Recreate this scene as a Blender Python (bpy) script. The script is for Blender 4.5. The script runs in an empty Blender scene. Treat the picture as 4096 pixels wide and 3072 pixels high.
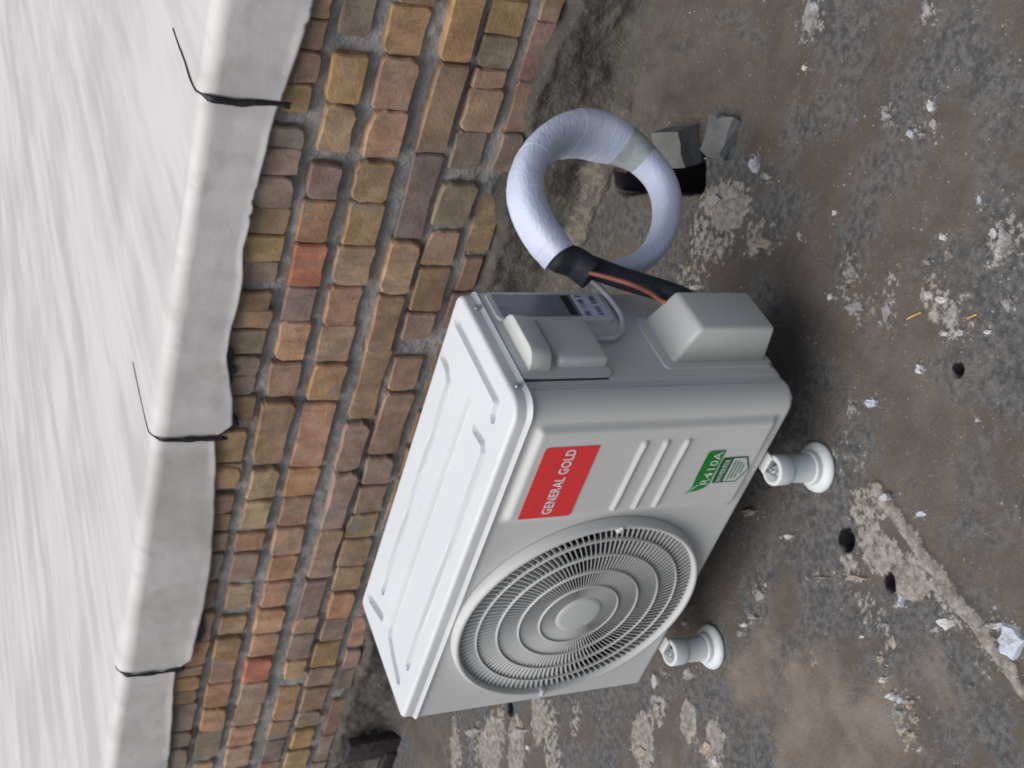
import bpy, bmesh, math, random
import numpy as np
from mathutils import Vector, Matrix

# ------------------------------------------------------------------ camera, world, light
S = bpy.context.scene
ZO = 0.11                       # unit bottom stands 0.11 m above the floor (rubber feet)
FPX = 4970.25                   # focal length in photo pixels (photo 4096 x 3072)
CAMP = np.array([1.944, -1.2167, 1.3633 + ZO])
FW = np.array([-0.6005, 0.6661, -0.4423]); RT = np.array([0.7510, 0.6598, -0.0258]); UP = np.array([-0.2746, 0.3477, 0.8965])
cd = bpy.data.cameras.new('camera'); cam = bpy.data.objects.new('camera', cd); S.collection.objects.link(cam)
cd.sensor_fit = 'HORIZONTAL'; cd.sensor_width = 36.0; cd.lens = FPX / 4096 * 36.0
cd.clip_start = 0.02; cd.clip_end = 200
m = Matrix.Identity(4)
for i in range(3):              # the phone was held upright and the picture is stored lying on its side
    m[i][0] = -UP[i]; m[i][1] = RT[i]; m[i][2] = -FW[i]; m[i][3] = CAMP[i]
cam.matrix_world = m
cd.dof.use_dof = True; cd.dof.focus_distance = 2.05; cd.dof.aperture_fstop = 9.0
S.camera = cam

SUN_AZ, SUN_EL = math.radians(212), math.radians(70)      # azimuth measured from +Y clockwise (towards +X)
w = bpy.data.worlds.new('World'); S.world = w; w.use_nodes = True
nt = w.node_tree
sky = nt.nodes.new('ShaderNodeTexSky'); sky.sky_type = 'NISHITA'; sky.sun_disc = False
sky.sun_elevation = SUN_EL; sky.sun_rotation = SUN_AZ; sky.dust_density = 4.0; sky.ozone_density = 1.0
nt.links.new(sky.outputs[0], nt.nodes['Background'].inputs[0]); nt.nodes['Background'].inputs[1].default_value = 0.105
sl = bpy.data.lights.new('sun', 'SUN'); sun = bpy.data.objects.new('sun', sl); S.collection.objects.link(sun)
sl.energy = 2.65; sl.angle = math.radians(65); sl.color = (1.0, 0.985, 0.97)
sd = Vector((math.sin(SUN_AZ) * math.cos(SUN_EL), math.cos(SUN_AZ) * math.cos(SUN_EL), math.sin(SUN_EL)))
sun.rotation_euler = sd.to_track_quat('Z', 'Y').to_euler()
vs = S.view_settings; vs.view_transform = 'Standard'; vs.look = 'None'; vs.exposure = 0.0; vs.gamma = 1.0; vs.use_curve_mapping = False
S.cycles.filter_width = 1.9

# ------------------------------------------------------------------ helpers
rnd = random.Random(7)
def ray(x, y): return FW + RT * ((3072 - y) - 1536) / FPX - UP * (x - 2048) / FPX
def hit_z(x, y, z=0.0): d = ray(x, y); return CAMP + d * (z - CAMP[2]) / d[2]
def hit_x(x, y, X): d = ray(x, y); return CAMP + d * (X - CAMP[0]) / d[0]
def hit_plane(x, y, P, n): d = ray(x, y); return CAMP + d * ((P - CAMP) @ n) / (d @ n)
def hit_y(x, y, Y): d = ray(x, y); return CAMP + d * (Y - CAMP[1]) / d[1]

def vnoise(x, y, seed=0):
    x = np.asarray(x, float); y = np.asarray(y, float)
    xi = np.floor(x).astype(np.int64); yi = np.floor(y).astype(np.int64); fx = x - xi; fy = y - yi
    fx = fx * fx * (3 - 2 * fx); fy = fy * fy * (3 - 2 * fy)
    def h(a, b):
        n = (a * 374761393 + b * 668265263 + seed * 1442695041) & 0xffffffff
        n = ((n ^ (n >> 13)) * 1274126177) & 0xffffffff
        return ((n ^ (n >> 16)) & 0xffff) / 65535.0
    return (h(xi, yi) * (1 - fx) + h(xi + 1, yi) * fx) * (1 - fy) + (h(xi, yi + 1) * (1 - fx) + h(xi + 1, yi + 1) * fx) * fy
def fbm(x, y, seed=0, o=4):
    v = 0; a = 0.5; t = 0
    for k in range(o):
        v = v + a * vnoise(x * 2 ** k + 17.3 * k, y * 2 ** k - 9.1 * k, seed + k); t += a; a *= 0.5
    return v / t - 0.5
def sstep(a, b, x): t = np.clip((x - a) / (b - a), 0, 1); return t * t * (3 - 2 * t)

def new_mesh(name, verts, faces, smooth=False):
    me = bpy.data.meshes.new(name); me.from_pydata([tuple(v) for v in verts], [], faces); me.update()
    if smooth: me.polygons.foreach_set('use_smooth', [True] * len(me.polygons))
    return me
def add(name, me, mat=None, parent=None):
    o = bpy.data.objects.new(name, me); S.collection.objects.link(o)
    if mat is not None and me is not None:
        if len(me.materials): me.materials[0] = mat
        else: me.materials.append(mat)
    if parent is not None:
        o.parent = parent; o.matrix_parent_inverse = Matrix.Translation(parent.location).inverted() if parent.type == 'EMPTY' else Matrix.Identity(4)
    return o
def thing(name, label, cat, loc, group=None):
    o = bpy.data.objects.new(name, None); S.collection.objects.link(o); o.location = loc; o.empty_display_size = 0.05
    return tag(o, label, cat, group)
def tag(o, label, cat, group=None):
    o['label'] = label; o['category'] = cat
    if group: o['group'] = group
    return o
def mesh_obj(name, verts, faces, mat, parent=None, smooth=False): return add(name, new_mesh(name, verts, faces, smooth), mat, parent)
def grid_mesh(name, P, keep=None, smooth=True):
    """P: (rows, cols, 3) array of points -> one quad mesh"""
    R, Cn, _ = P.shape; idx = np.arange(R * Cn).reshape(R, Cn)
    q = np.stack([idx[:-1, :-1], idx[:-1, 1:], idx[1:, 1:], idx[1:, :-1]], -1).reshape(-1, 4)
    if keep is not None: q = q[keep.reshape(-1)]
    me = bpy.data.meshes.new(name); n = len(q)
    me.vertices.add(R * Cn); me.vertices.foreach_set('co', P.reshape(-1).astype(np.float32))
    me.loops.add(n * 4); me.loops.foreach_set('vertex_index', q.reshape(-1).astype(np.int32))
    me.polygons.add(n); me.polygons.foreach_set('loop_start', np.arange(0, n * 4, 4, dtype=np.int32))
    me.polygons.foreach_set('use_smooth', np.full(n, smooth)); me.update(calc_edges=True); me.validate()
    return me
def bm_obj(name, bm, mat, parent=None, smooth=True):
    me = bpy.data.meshes.new(name); bmesh.ops.recalc_face_normals(bm, faces=bm.faces); bm.to_mesh(me); bm.free()
    if smooth: me.polygons.foreach_set('use_smooth', [True] * len(me.polygons))
    return add(name, me, mat, parent)
def rbox(name, lo, hi, r, mat, parent, seg=3, smooth=True):
    bm = bmesh.new(); bmesh.ops.create_cube(bm, size=1.0)
    for v in bm.verts:
        for k in range(3): v.co[k] = lo[k] if v.co[k] < 0 else hi[k]
    bmesh.ops.bevel(bm, geom=list(bm.edges), offset=r, segments=seg, profile=0.5, affect='EDGES')
    return bm_obj(name, bm, mat, parent, smooth)
def lathe(name, prof, c, axis, mat, parent, n=32, smooth=True, cap=False):
    """prof: list of (radius, height along axis)"""
    ax = {'z': ((1, 0, 0), (0, 1, 0), (0, 0, 1)), 'y': ((1, 0, 0), (0, 0, 1), (0, -1, 0)), 'x': ((0, 1, 0), (0, 0, 1), (1, 0, 0))}[axis]
    U, V, Wd = map(np.array, ax); c = np.array(c); vs_ = []; fs = []
    for (r, h) in prof:
        for k in range(n):
            a = 2 * math.pi * k / n; vs_.append(c + U * r * math.cos(a) + V * r * math.sin(a) + Wd * h)
    for i in range(len(prof) - 1):
        for k in range(n): fs.append((i * n + k, i * n + (k + 1) % n, (i + 1) * n + (k + 1) % n, (i + 1) * n + k))
    if cap: fs.append(tuple(range((len(prof) - 1) * n, len(prof) * n))); fs.append(tuple(reversed(range(n))))
    o = mesh_obj(name, vs_, fs, mat, parent, smooth)
    bm = bmesh.new(); bm.from_mesh(o.data); bmesh.ops.recalc_face_normals(bm, faces=bm.faces); bm.to_mesh(o.data); bm.free()
    return o
def catmull(pts, n=10, closed=False):
    pts = [np.array(p, float) for p in pts]; out = []
    N = len(pts)
    for i in range(N if closed else N - 1):
        p0 = pts[i - 1] if (i > 0 or closed) else pts[0]; p1 = pts[i]; p2 = pts[(i + 1) % N]
        p3 = pts[(i + 2) % N] if (i + 2 < N or closed) else pts[-1]
        for k in range(n):
            t = k / n
            out.append(0.5 * (2 * p1 + (p2 - p0) * t + (2 * p0 - 5 * p1 + 4 * p2 - p3) * t * t + (3 * p1 - p0 - 3 * p2 + p3) * t ** 3))
    if not closed: out.append(pts[-1])
    return out
def tube(name, pts, rad, mat, parent, n=12, side=None, ratio=1.0, caps=True, wob=0.0):
    """pts: centre line; rad: radius (number or list); side: fixed direction of the wide axis, ratio = wide/narrow (number or list)"""
    pts = [np.array(p, float) for p in pts]; vs_ = []; fs = []; N = len(pts); prev = None
    for i in range(N):
        t = pts[min(i + 1, N - 1)] - pts[max(i - 1, 0)]; t /= np.linalg.norm(t)
        a = np.array(side, float) if side is not None else (prev if prev is not None else np.array([0.3, 0.2, 0.93]))
        a = a - t * (a @ t); a /= np.linalg.norm(a); prev = a; b = np.cross(t, a)
        r = rad[i] if hasattr(rad, '__len__') else rad; q = ratio[i] if hasattr(ratio, '__len__') else ratio
        if wob: r = r * (1 + wob * (rnd.random() - 0.5))
        for k in range(n):
            an = 2 * math.pi * k / n
            ca, sa = math.cos(an), math.sin(an)
            e = 0.75 if q > 1.2 else 1.0
            vs_.append(pts[i] + a * r * q * math.copysign(abs(ca) ** e, ca) + b * r * math.copysign(abs(sa) ** e, sa))
    for i in range(N - 1):
        for k in range(n): fs.append((i * n + k, i * n + (k + 1) % n, (i + 1) * n + (k + 1) % n, (i + 1) * n + k))
    if caps: fs.append(tuple(reversed(range(n)))); fs.append(tuple(range((N - 1) * n, N * n)))
    o = mesh_obj(name, vs_, fs, mat, parent, True); o.data.set_sharp_from_angle(angle=math.radians(50)); return o

# ------------------------------------------------------------------ materials
class NB:
    def __init__(s, name):
        s.m = bpy.data.materials.new(name); s.m.use_nodes = True; s.t = s.m.node_tree; s.b = s.t.nodes['Principled BSDF']
        s.tc = s.t.nodes.new('ShaderNodeTexCoord')
    def nd(s, ty, **kw):
        n = s.t.nodes.new(ty)
        for k, v in kw.items():
            if k.startswith('i_'): n.inputs[k[2:].replace('_', ' ')].default_value = v
            else: setattr(n, k, v)
        return n
    def lk(s, a, b): s.t.links.new(a, b)
    def noise(s, scale, detail=4, rough=0.55, stretch=None, dist=0.0, src='Object'):
        v = s.tc.outputs[src]
        if stretch:
            mp = s.nd('ShaderNodeMapping'); mp.inputs['Scale'].default_value = stretch; s.lk(v, mp.inputs[0]); v = mp.outputs[0]
        n = s.nd('ShaderNodeTexNoise', i_Scale=scale, i_Detail=detail, i_Roughness=rough, i_Distortion=dist); s.lk(v, n.inputs['Vector']); return n.outputs['Fac']
    def voro(s, scale, feature='F1'):
        n = s.nd('ShaderNodeTexVoronoi', i_Scale=scale, feature=feature); s.lk(s.tc.outputs['Object'], n.inputs['Vector']); return n.outputs['Distance']
    def ramp(s, f, a, b):
        n = s.nd('ShaderNodeMapRange', interpolation_type='SMOOTHSTEP'); s.lk(f, n.inputs[0]); n.inputs[1].default_value = a; n.inputs[2].default_value = b; return n.outputs[0]
    def mix(s, f, a, b, blend='MIX'):
        n = s.nd('ShaderNodeMix', data_type='RGBA', blend_type=blend)
        if isinstance(f, (int, float)): n.inputs[0].default_value = f
        else: s.lk(f, n.inputs[0])
        for k, v in ((6, a), (7, b)):
            if isinstance(v, tuple): n.inputs[k].default_value = (*v, 1)
            else: s.lk(v, n.inputs[k])
        return n.outputs[2]
    def math(s, op, a, b=0.0):
        n = s.nd('ShaderNodeMath', operation=op)
        for k, v in ((0, a), (1, b)):
            if isinstance(v, (int, float)): n.inputs[k].default_value = v
            else: s.lk(v, n.inputs[k])
        return n.outputs[0]
    def attr(s, name): n = s.nd('ShaderNodeAttribute', attribute_name=name); return n.outputs['Fac']
    def ocol(s): return s.nd('ShaderNodeObjectInfo').outputs['Color']
    def bump(s, f, dist, strength=1.0, prev=None):
        n = s.nd('ShaderNodeBump', i_Strength=strength, i_Distance=dist); s.lk(f, n.inputs['Height'])
        if prev: s.lk(prev, n.inputs['Normal'])
        return n.outputs[0]
    def out(s, col, rough=0.7, nrm=None, metal=0.0, spec=0.5):
        if isinstance(col, tuple): s.b.inputs['Base Color'].default_value = (*col, 1)
        else: s.lk(col, s.b.inputs['Base Color'])
        if isinstance(rough, (int, float)): s.b.inputs['Roughness'].default_value = rough
        else: s.lk(rough, s.b.inputs['Roughness'])
        s.b.inputs['Metallic'].default_value = metal; s.b.inputs['Specular IOR Level'].default_value = spec
        if nrm: s.lk(nrm, s.b.inputs['Normal'])
        return s.m

def m_coat(name, col, rough=0.5):
    b = NB(name); n1 = b.noise(5, 4); n2 = b.noise(420, 2); n3 = b.noise(26, 5, 0.65)
    c = b.mix(b.ramp(n1, 0.4, 0.75), tuple(0.96 * x for x in col), col)
    c = b.mix(b.math('MULTIPLY', b.ramp(n3, 0.58, 0.8), 0.22), c, (0.42, 0.39, 0.34))
    return b.out(c, b.math('ADD', b.math('MULTIPLY', n3, 0.18), rough - 0.09), b.bump(n2, 0.0004, 0.35))
M_BODY = m_coat('cabinet_coat', (0.60, 0.605, 0.575)); M_LID = m_coat('lid_coat', (0.66, 0.672, 0.665), 0.36)
M_PLAS = m_coat('cover_plastic', (0.59, 0.60, 0.57), 0.42); M_FOOT = m_coat('foot_plastic', (0.60, 0.64, 0.63), 0.4)
M_GRIL = m_coat('grille_plastic', (0.55, 0.56, 0.54), 0.5)
def m_plain(name, col, rough=0.6, metal=0.0, bump=0.0, bscale=60, var=0.15):
    b = NB(name); n = b.noise(bscale, 4)
    c = b.mix(b.ramp(n, 0.3, 0.7), tuple(x * (1 - var) for x in col), tuple(min(1, x * (1 + var)) for x in col))
    return b.out(c, rough, b.bump(n, bump) if bump else None, metal)
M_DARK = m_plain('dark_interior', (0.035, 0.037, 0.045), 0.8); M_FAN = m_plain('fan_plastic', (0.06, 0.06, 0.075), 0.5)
M_RED = m_plain('red_label', (0.78, 0.045, 0.048), 0.4, var=0.03); M_WHITE = m_plain('white_print', (0.78, 0.76, 0.78), 0.5, var=0.03)
M_GREEN = m_plain('green_print', (0.012, 0.19, 0.025), 0.4, bscale=25, var=0.25); M_DGREEN = m_plain('dark_green_print', (0.012, 0.10, 0.035), 0.4, var=0.1)
M_PALEGR = m_plain('pale_green_print', (0.55, 0.60, 0.55), 0.4, var=0.06); M_GREYPR = m_plain('grey_print', (0.16, 0.19, 0.17), 0.5)
M_INK = m_plain('ink', (0.02, 0.02, 0.03), 0.5); M_STEEL = m_plain('zinc_steel', (0.55, 0.57, 0.58), 0.32, 1.0, 0.0006, 300)
M_FOAM = m_plain('black_foam', (0.016, 0.019, 0.026), 0.75, 0, 0.0015, 120, 0.3); M_COPPER = m_plain('copper', (0.78, 0.30, 0.20), 0.33, 0.85, var=0.12)
M_CABLE = m_plain('grey_cable', (0.46, 0.49, 0.52), 0.5, var=0.05); M_STRAW = m_plain('straw', (0.45, 0.30, 0.08), 0.7)
M_RUST = m_plain('rusty_steel', (0.035, 0.025, 0.028), 0.75, 0.2, 0.003, 60, 0.5)
M_GTAPE = m_plain('grey_tape', (0.40, 0.44, 0.42), 0.45, var=0.12)
def m_tape():
    b = NB('white_tape'); n = b.noise(70, 4, stretch=(1, 1, 4)); n2 = b.noise(12, 3)
    c = b.mix(b.ramp(n2, 0.3, 0.7), (0.56, 0.61, 0.76), (0.62, 0.66, 0.79))
    return b.out(c, 0.42, b.bump(n, 0.003, 0.6, b.bump(n2, 0.006, 0.6)))
M_TAPE = m_tape()
def m_name():
    b = NB('nameplate_print'); n = b.noise(60, 2, stretch=(1, 14, 1)); n2 = b.noise(300, 2)
    return b.out(b.mix(b.ramp(b.math('MULTIPLY', n, n2), 0.2, 0.38), (0.17, 0.173, 0.195), (0.27, 0.275, 0.295)), 0.35)
M_NAME = m_name()
def m_brick():
    b = NB('old_brick'); n = b.noise(17, 6, 0.65); n2 = b.noise(150, 5, 0.7); st = b.noise(20, 5, 0.65, (2.2, 1, 0.5), 0.8); sm = b.noise(12, 6, 0.72)
    c = b.ocol(); c = b.mix(b.ramp(n, 0.32, 0.68), b.mix(1.0, c, (1.12, 1.08, 1.02), 'MULTIPLY'), b.mix(1.0, c, (0.70, 0.66, 0.62), 'MULTIPLY'))
    c = b.mix(b.math('MULTIPLY', b.ramp(st, 0.50, 0.68), 0.5), c, (0.20, 0.14, 0.10))
    c = b.mix(b.math('MULTIPLY', b.ramp(sm, 0.55, 0.66), 0.75), c, (0.25, 0.235, 0.21))
    c = b.mix(b.math('MULTIPLY', b.ramp(n2, 0.57, 0.72), 0.45), c, (0.11, 0.085, 0.065))
    return b.out(c, 0.92, b.bump(n2, 0.003, 0.7, b.bump(sm, 0.006, 0.7)), spec=0.25)
M_BRICK = m_brick()
def m_mortar():
    b = NB('cement_mortar'); n = b.noise(7, 5); n2 = b.noise(45, 6, 0.7); v = b.voro(110); pl = b.attr('plaster')
    c = b.mix(b.ramp(n, 0.35, 0.7), (0.31, 0.30, 0.28), (0.44, 0.425, 0.395))
    d = b.mix(b.ramp(n, 0.3, 0.7), (0.085, 0.079, 0.070), (0.135, 0.122, 0.104))
    c = b.mix(b.ramp(pl, 0.25, 0.75), c, d)
    c = b.mix(b.math('MULTIPLY', b.ramp(n2, 0.55, 0.75), 0.5), c, (0.07, 0.065, 0.06))
    c = b.mix(b.math('MULTIPLY', b.ramp(n2, 0.47, 0.3), 0.35), c, (0.32, 0.305, 0.28))
    c = b.mix(b.ramp(b.math('ADD', b.attr('pale'), b.math('MULTIPLY', b.math('SUBTRACT', n2, 0.5), 0.9)), 0.45, 0.62), c, (0.22, 0.195, 0.155))
    return b.out(c, 0.95, b.bump(n2, 0.008, 0.9, b.bump(v, 0.003, 0.6)), spec=0.2)
M_MORT = m_mortar()
def m_floor():
    b = NB('worn_screed'); big = b.noise(2.6, 5, 0.55); mid = b.noise(9, 6, 0.62); fine = b.noise(70, 5, 0.7); grit = b.noise(260, 3, 0.6)
    brown = b.mix(b.ramp(mid, 0.3, 0.7), (0.092, 0.078, 0.065), (0.138, 0.118, 0.099))
    grey = b.mix(b.ramp(fine, 0.35, 0.65), (0.062, 0.062, 0.060), (0.138, 0.134, 0.127))
    c = b.mix(b.ramp(b.math('ADD', big, b.math('MULTIPLY', b.math('SUBTRACT', mid, 0.5), 0.9)), 0.42, 0.60), brown, grey)
    beige = b.mix(b.ramp(mid, 0.35, 0.7), (0.13, 0.108, 0.088), (0.195, 0.168, 0.142))
    c = b.mix(b.ramp(b.math('ADD', b.attr('beige'), b.math('MULTIPLY', b.math('SUBTRACT', mid, 0.5), 1.0)), 0.3, 0.75), c, beige)
    pale = b.mix(b.ramp(fine, 0.35, 0.7), (0.17, 0.155, 0.135), (0.36, 0.335, 0.30))
    c = b.mix(b.ramp(b.math('ADD', b.attr('pale'), b.math('MULTIPLY', b.math('SUBTRACT', fine, 0.5), 1.7)), 0.45, 0.60), c, pale)
    c = b.mix(b.math('MULTIPLY', b.ramp(grit, 0.60, 0.72), 0.75), c, (0.035, 0.034, 0.033))
    c = b.mix(b.math('MULTIPLY', b.ramp(grit, 0.36, 0.28), 0.4), c, (0.30, 0.29, 0.27))
    c = b.mix(b.ramp(b.attr('hole_shade'), 0.3, 0.7), c, (0.008, 0.008, 0.012))  # shade of the drain slot and floor holes painted in as near-black
    return b.out(c, 0.9, b.bump(fine, 0.006, 0.8, b.bump(grit, 0.0018, 0.7)), spec=0.25)
M_FLOOR = m_floor()
def m_flake():
    b = NB('plaster_flake'); n = b.noise(80, 5, 0.7); n2 = b.noise(30, 4)
    c = b.mix(b.ramp(n2, 0.42, 0.68), b.ocol(), b.mix(1.0, b.ocol(), (0.6, 0.57, 0.53), 'MULTIPLY'))
    c = b.mix(b.math('MULTIPLY', b.ramp(n, 0.56, 0.72), 0.7), c, (0.10, 0.09, 0.08))
    return b.out(c, 0.85, b.bump(n, 0.006, 0.9), spec=0.3)
M_FLAKE = m_flake()
def m_conc():
    b = NB('concrete'); n = b.noise(12, 5); n2 = b.noise(120, 4, 0.65)
    return b.out(b.mix(b.ramp(n, 0.3, 0.7), (0.13, 0.135, 0.13), (0.20, 0.205, 0.20)), 0.9, b.bump(n2, 0.003), spec=0.25)
M_CONC = m_conc()
def m_membrane():
    b = NB('aluminium_coated_membrane')
    st = b.noise(3.0, 5, 0.6, (2.2, 0.22, 1.0)); st2 = b.noise(14, 5, 0.6, (1, 0.12, 1)); sp = b.noise(22, 5, 0.7); fine = b.noise(260, 3)
    bl = b.noise(1.1, 4, 0.6); c = b.mix(b.ramp(b.math('ADD', st, b.math('MULTIPLY', b.math('SUBTRACT', bl, 0.5), 0.9)), 0.32, 0.66), (0.48, 0.458, 0.43), (0.61, 0.585, 0.555))
    c = b.mix(b.math('MULTIPLY', b.ramp(st2, 0.50, 0.72), 0.5), c, (0.40, 0.375, 0.35))
    c = b.mix(b.math('MULTIPLY', b.ramp(sp, 0.70, 0.78), 0.6), c, (0.12, 0.12, 0.12))
    return b.out(c, b.math('ADD', 0.42, b.math('MULTIPLY', st2, 0.25)), b.bump(st2, 0.004, 0.4, b.bump(fine, 0.0006, 0.4)), 0.0)
M_MEMB = m_membrane()
M_TAR = m_plain('bitumen', (0.014, 0.013, 0.016), 0.5, 0, 0.004, 90, 0.4)

# plaster flakes stuck to the floor: photo column, row, extent along column and row axis, colour
WHT = (.58, .58, .57); BLU = (.50, .55, .60); TAN = (.40, .335, .265); GRY = (.33, .33, .32)
FL = [(2992, 2051, 62, 36, TAN), (3149, 2146, 38, 24, WHT), (3546, 1990, 55, 40, WHT), (3678, 2055, 46, 32, BLU), (3608, 2403, 18, 60, BLU), (3538, 2498, 44, 26, GRY), (3575, 2568, 28, 70, TAN),
      (3526, 2634, 44, 40, TAN), (3037, 2378, 40, 62, GRY), (3004, 2465, 52, 30, GRY), (2975, 2498, 40, 24, WHT), (2963, 2535, 26, 34, GRY), (3285, 2312, 84, 10, WHT), (3418, 2312, 90, 34, TAN), (3447, 2548, 36, 16, WHT),
      (3782, 2494, 96, 66, WHT), (4030, 2577, 150, 170, BLU), (3980, 2502, 90, 40, WHT), (3534, 2717, 40, 34, WHT), (3567, 2783, 50, 52, WHT), (3600, 2800, 34, 36, BLU), (3645, 2816, 44, 46, TAN), (3660, 2880, 44, 40, GRY), (3641, 2940, 74, 62, TAN),
      (3590, 2850, 40, 30, GRY), (3885, 2746, 18, 16, WHT), (2732, 2494, 22, 26, TAN), (2616, 2725, 30, 70, WHT), (2748, 2692, 40, 70, GRY), (2650, 2690, 30, 26, GRY), (2818, 2990, 60, 60, TAN), (2864, 3040, 24, 60, WHT), (2560, 3010, 70, 60, TAN),
      (3238, 60, 62, 150, GRY), (3250, 30, 40, 50, WHT), (3704, 31, 34, 80, GRY), (3217, 271, 28, 26, WHT), (3545, 466, 56, 52, GRY), (3719, 420, 36, 56, WHT), (3736, 497, 34, 54, WHT), (3642, 533, 36, 46, BLU), (3690, 537, 36, 16, GRY),
      (3012, 656, 46, 68, BLU), (3058, 707, 50, 36, GRY), (3335, 850, 24, 24, WHT), (3197, 942, 28, 28, GRY), (3908, 799, 20, 48, BLU), (3970, 932, 42, 56, WHT), (4026, 963, 84, 140, GRY), (4000, 1010, 40, 70, WHT), (3765, 948, 34, 32, WHT),
      (3412, 1086, 46, 86, GRY), (3381, 1147, 40, 30, GRY), (3319, 1188, 28, 34, WHT), (3422, 1229, 84, 70, GRY), (3545, 1250, 36, 104, GRY), (3714, 1178, 46, 50, WHT), (3760, 1198, 58, 48, WHT), (3801, 1260, 76, 116, GRY), (3832, 1332, 46, 40, WHT), (3775, 1337, 36, 32, WHT),
      (4031, 1214, 40, 60, GRY), (3944, 1327, 30, 28, WHT), (3678, 1475, 46, 46, WHT), (3483, 1613, 66, 44, BLU), (3401, 1629, 40, 30, GRY), (2782, 1147, 64, 30, WHT), (3058, 973, 110, 60, TAN), (3709, 1050, 28, 28, GRY), (3904, 1680, 20, 22, WHT), (3790, 1014, 14, 40, TAN),
      (2800, 690, 60, 50, WHT), (2860, 800, 70, 60, GRY), (2790, 630, 40, 30, WHT), (2690, 860, 14, 34, TAN), (1945, 2940, 12, 44, WHT), (2110, 2990, 18, 30, WHT), (2000, 2880, 36, 30, WHT), (1890, 2930, 60, 50, GRY), (2070, 2930, 70, 50, GRY)]
# ------------------------------------------------------------------ floor of the lower roof
def blob(X, Y, c, rx, ry, rot=0.0, soft=0.5):
    """soft ragged ellipse mask, worked out only near its centre (X, Y are meshgrid arrays)"""
    R_ = max(rx, ry) * 2 + .05; out = np.zeros(X.shape)
    i0, i1 = np.searchsorted(Y[:, 0], (c[1] - R_, c[1] + R_)); j0, j1 = np.searchsorted(X[0], (c[0] - R_, c[0] + R_))
    if i1 <= i0 or j1 <= j0: return out
    x = X[i0:i1, j0:j1]; y = Y[i0:i1, j0:j1]
    dx = x - c[0] + 0.05 * fbm(x * 16, y * 16, 91, 4); dy = y - c[1] + 0.05 * fbm(x * 16, y * 16, 95, 4); ca, sa = math.cos(rot), math.sin(rot)
    d = np.sqrt(((dx * ca + dy * sa) / rx) ** 2 + ((-dx * sa + dy * ca) / ry) ** 2)
    out[i0:i1, j0:j1] = 1 - sstep(1 - soft, 1 + soft, d); return out
def pts_in(X, Y, poly):
    ins = np.zeros(X.shape, bool); n = len(poly)
    for i in range(n):
        x1, y1 = poly[i]; x2, y2 = poly[(i + 1) % n]
        c = ((y1 > Y) != (y2 > Y)) & (X < (x2 - x1) * (Y - y1) / (y2 - y1 + 1e-12) + x1); ins ^= c
    return ins
def ax_coords(a, b, step, far0, far1):
    core = np.arange(a, b + 1e-9, step); g = [core[0]]; st = step
    while g[-1] > far0: st *= 1.35; g.append(g[-1] - st)
    h = [core[-1]]; st = step
    while h[-1] < far1: st *= 1.35; h.append(h[-1] + st)
    return np.array(g[:0:-1] + list(core) + h[1:])
WALL_Y = 0.97
gx_ = ax_coords(-1.95, 1.75, 0.0055, -14, 9); gy_ = ax_coords(-0.80, 1.02, 0.0055, -12, 1.06)
FX, FY = np.meshgrid(gx_, gy_)
pale = np.zeros(FX.shape); beige = np.zeros(FX.shape); hole_shade = np.zeros(FX.shape)
Z = 0.010 * fbm(FX * 5, FY * 5, 3, 4) + 0.006 * fbm(FX * 28, FY * 28, 11, 3) - 0.004
# lumpy mortar along the wall foot, right of the pipe coil
lump = sstep(0.60, 0.76, FY + 0.10 * fbm(FX * 6, FY * 6, 5)) * sstep(0.72, 0.95, FX + 0.15 * fbm(FX * 4, FY * 4, 8))
Z += lump * (0.018 + 0.045 * np.maximum(0, fbm(FX * 9, FY * 9, 21, 4)) + 0.02 * fbm(FX * 22, FY * 22, 22, 3))
# pale fillet strip along the wall foot
fil = sstep(0.885, 0.95, FY + 0.05 * fbm(FX * 7, FY * 7, 31)) * (1 - sstep(0.70, 0.80, FX))
Z += fil * 0.030
pale = np.maximum(pale, 0.85 * fil * sstep(-0.1, 0.3, FX))
# pale plaster left on the floor (photo pixel centre, radii in metres)
for (px, py, rx, ry, rot, a) in [
    (2900, 830, .085, .05, -1.0, .95), (2830, 960, .09, .05, -.9, .55), (3000, 960, .05, .025, 0, .6), (2760, 1100, .08, .04, -.7, .5),
    (3470, 2030, .055, .05, 0, .62), (3520, 2200, .05, .06, 0, .7), (3640, 2300, .055, .05, 0, .75), (3780, 2400, .03, .05, 0, .55),
    (3400, 2260, .03, .03, 0, .6), (3470, 2420, .04, .05, 0, .45), (3380, 1830, .06, .05, 0, .35),
    (2740, 2870, .05, .035, .6, .8), (2620, 2830, .05, .04, .5, .6), (2560, 2960, .07, .05, .5, .9), (2850, 2990, .055, .035, .4, .85),
    (2200, 2960, .12, .05, .7, .6), (2060, 3010, .11, .05, .6, .75), (1900, 2990, .10, .05, .5, .45), (2300, 2880, .06, .03, .6, .5),
    (2000, 2900, .07, .04, .5, .6), (1960, 3040, .14, .07, .6, .95), (1820, 3000, .10, .05, .6, .7), (2150, 2880, .07, .05, .3, .8), (3600, 2900, .05, .02, 1.2, .5), (3560, 1120, .035, .03, 0, .45), (3720, 1200, .05, .03, .3, .5),
    (4030, 950, .06, .04, 0, .5), (3240, 100, .03, .05, 0, .5), (3250, 2620, .045, .02, 1, .4)]:
    c = hit_z(px, py); pale = np.maximum(pale, a * blob(FX, FY, c, rx, ry, rot))
for (px, py, sw, shh, col) in FL:
    if max(sw, shh) > 38: pale = np.maximum(pale, (.42 if col in (GRY, TAN) else .32) * blob(FX, FY, hit_z(px, py), .00028 * (sw + shh), .00025 * (sw + shh)))
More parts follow.
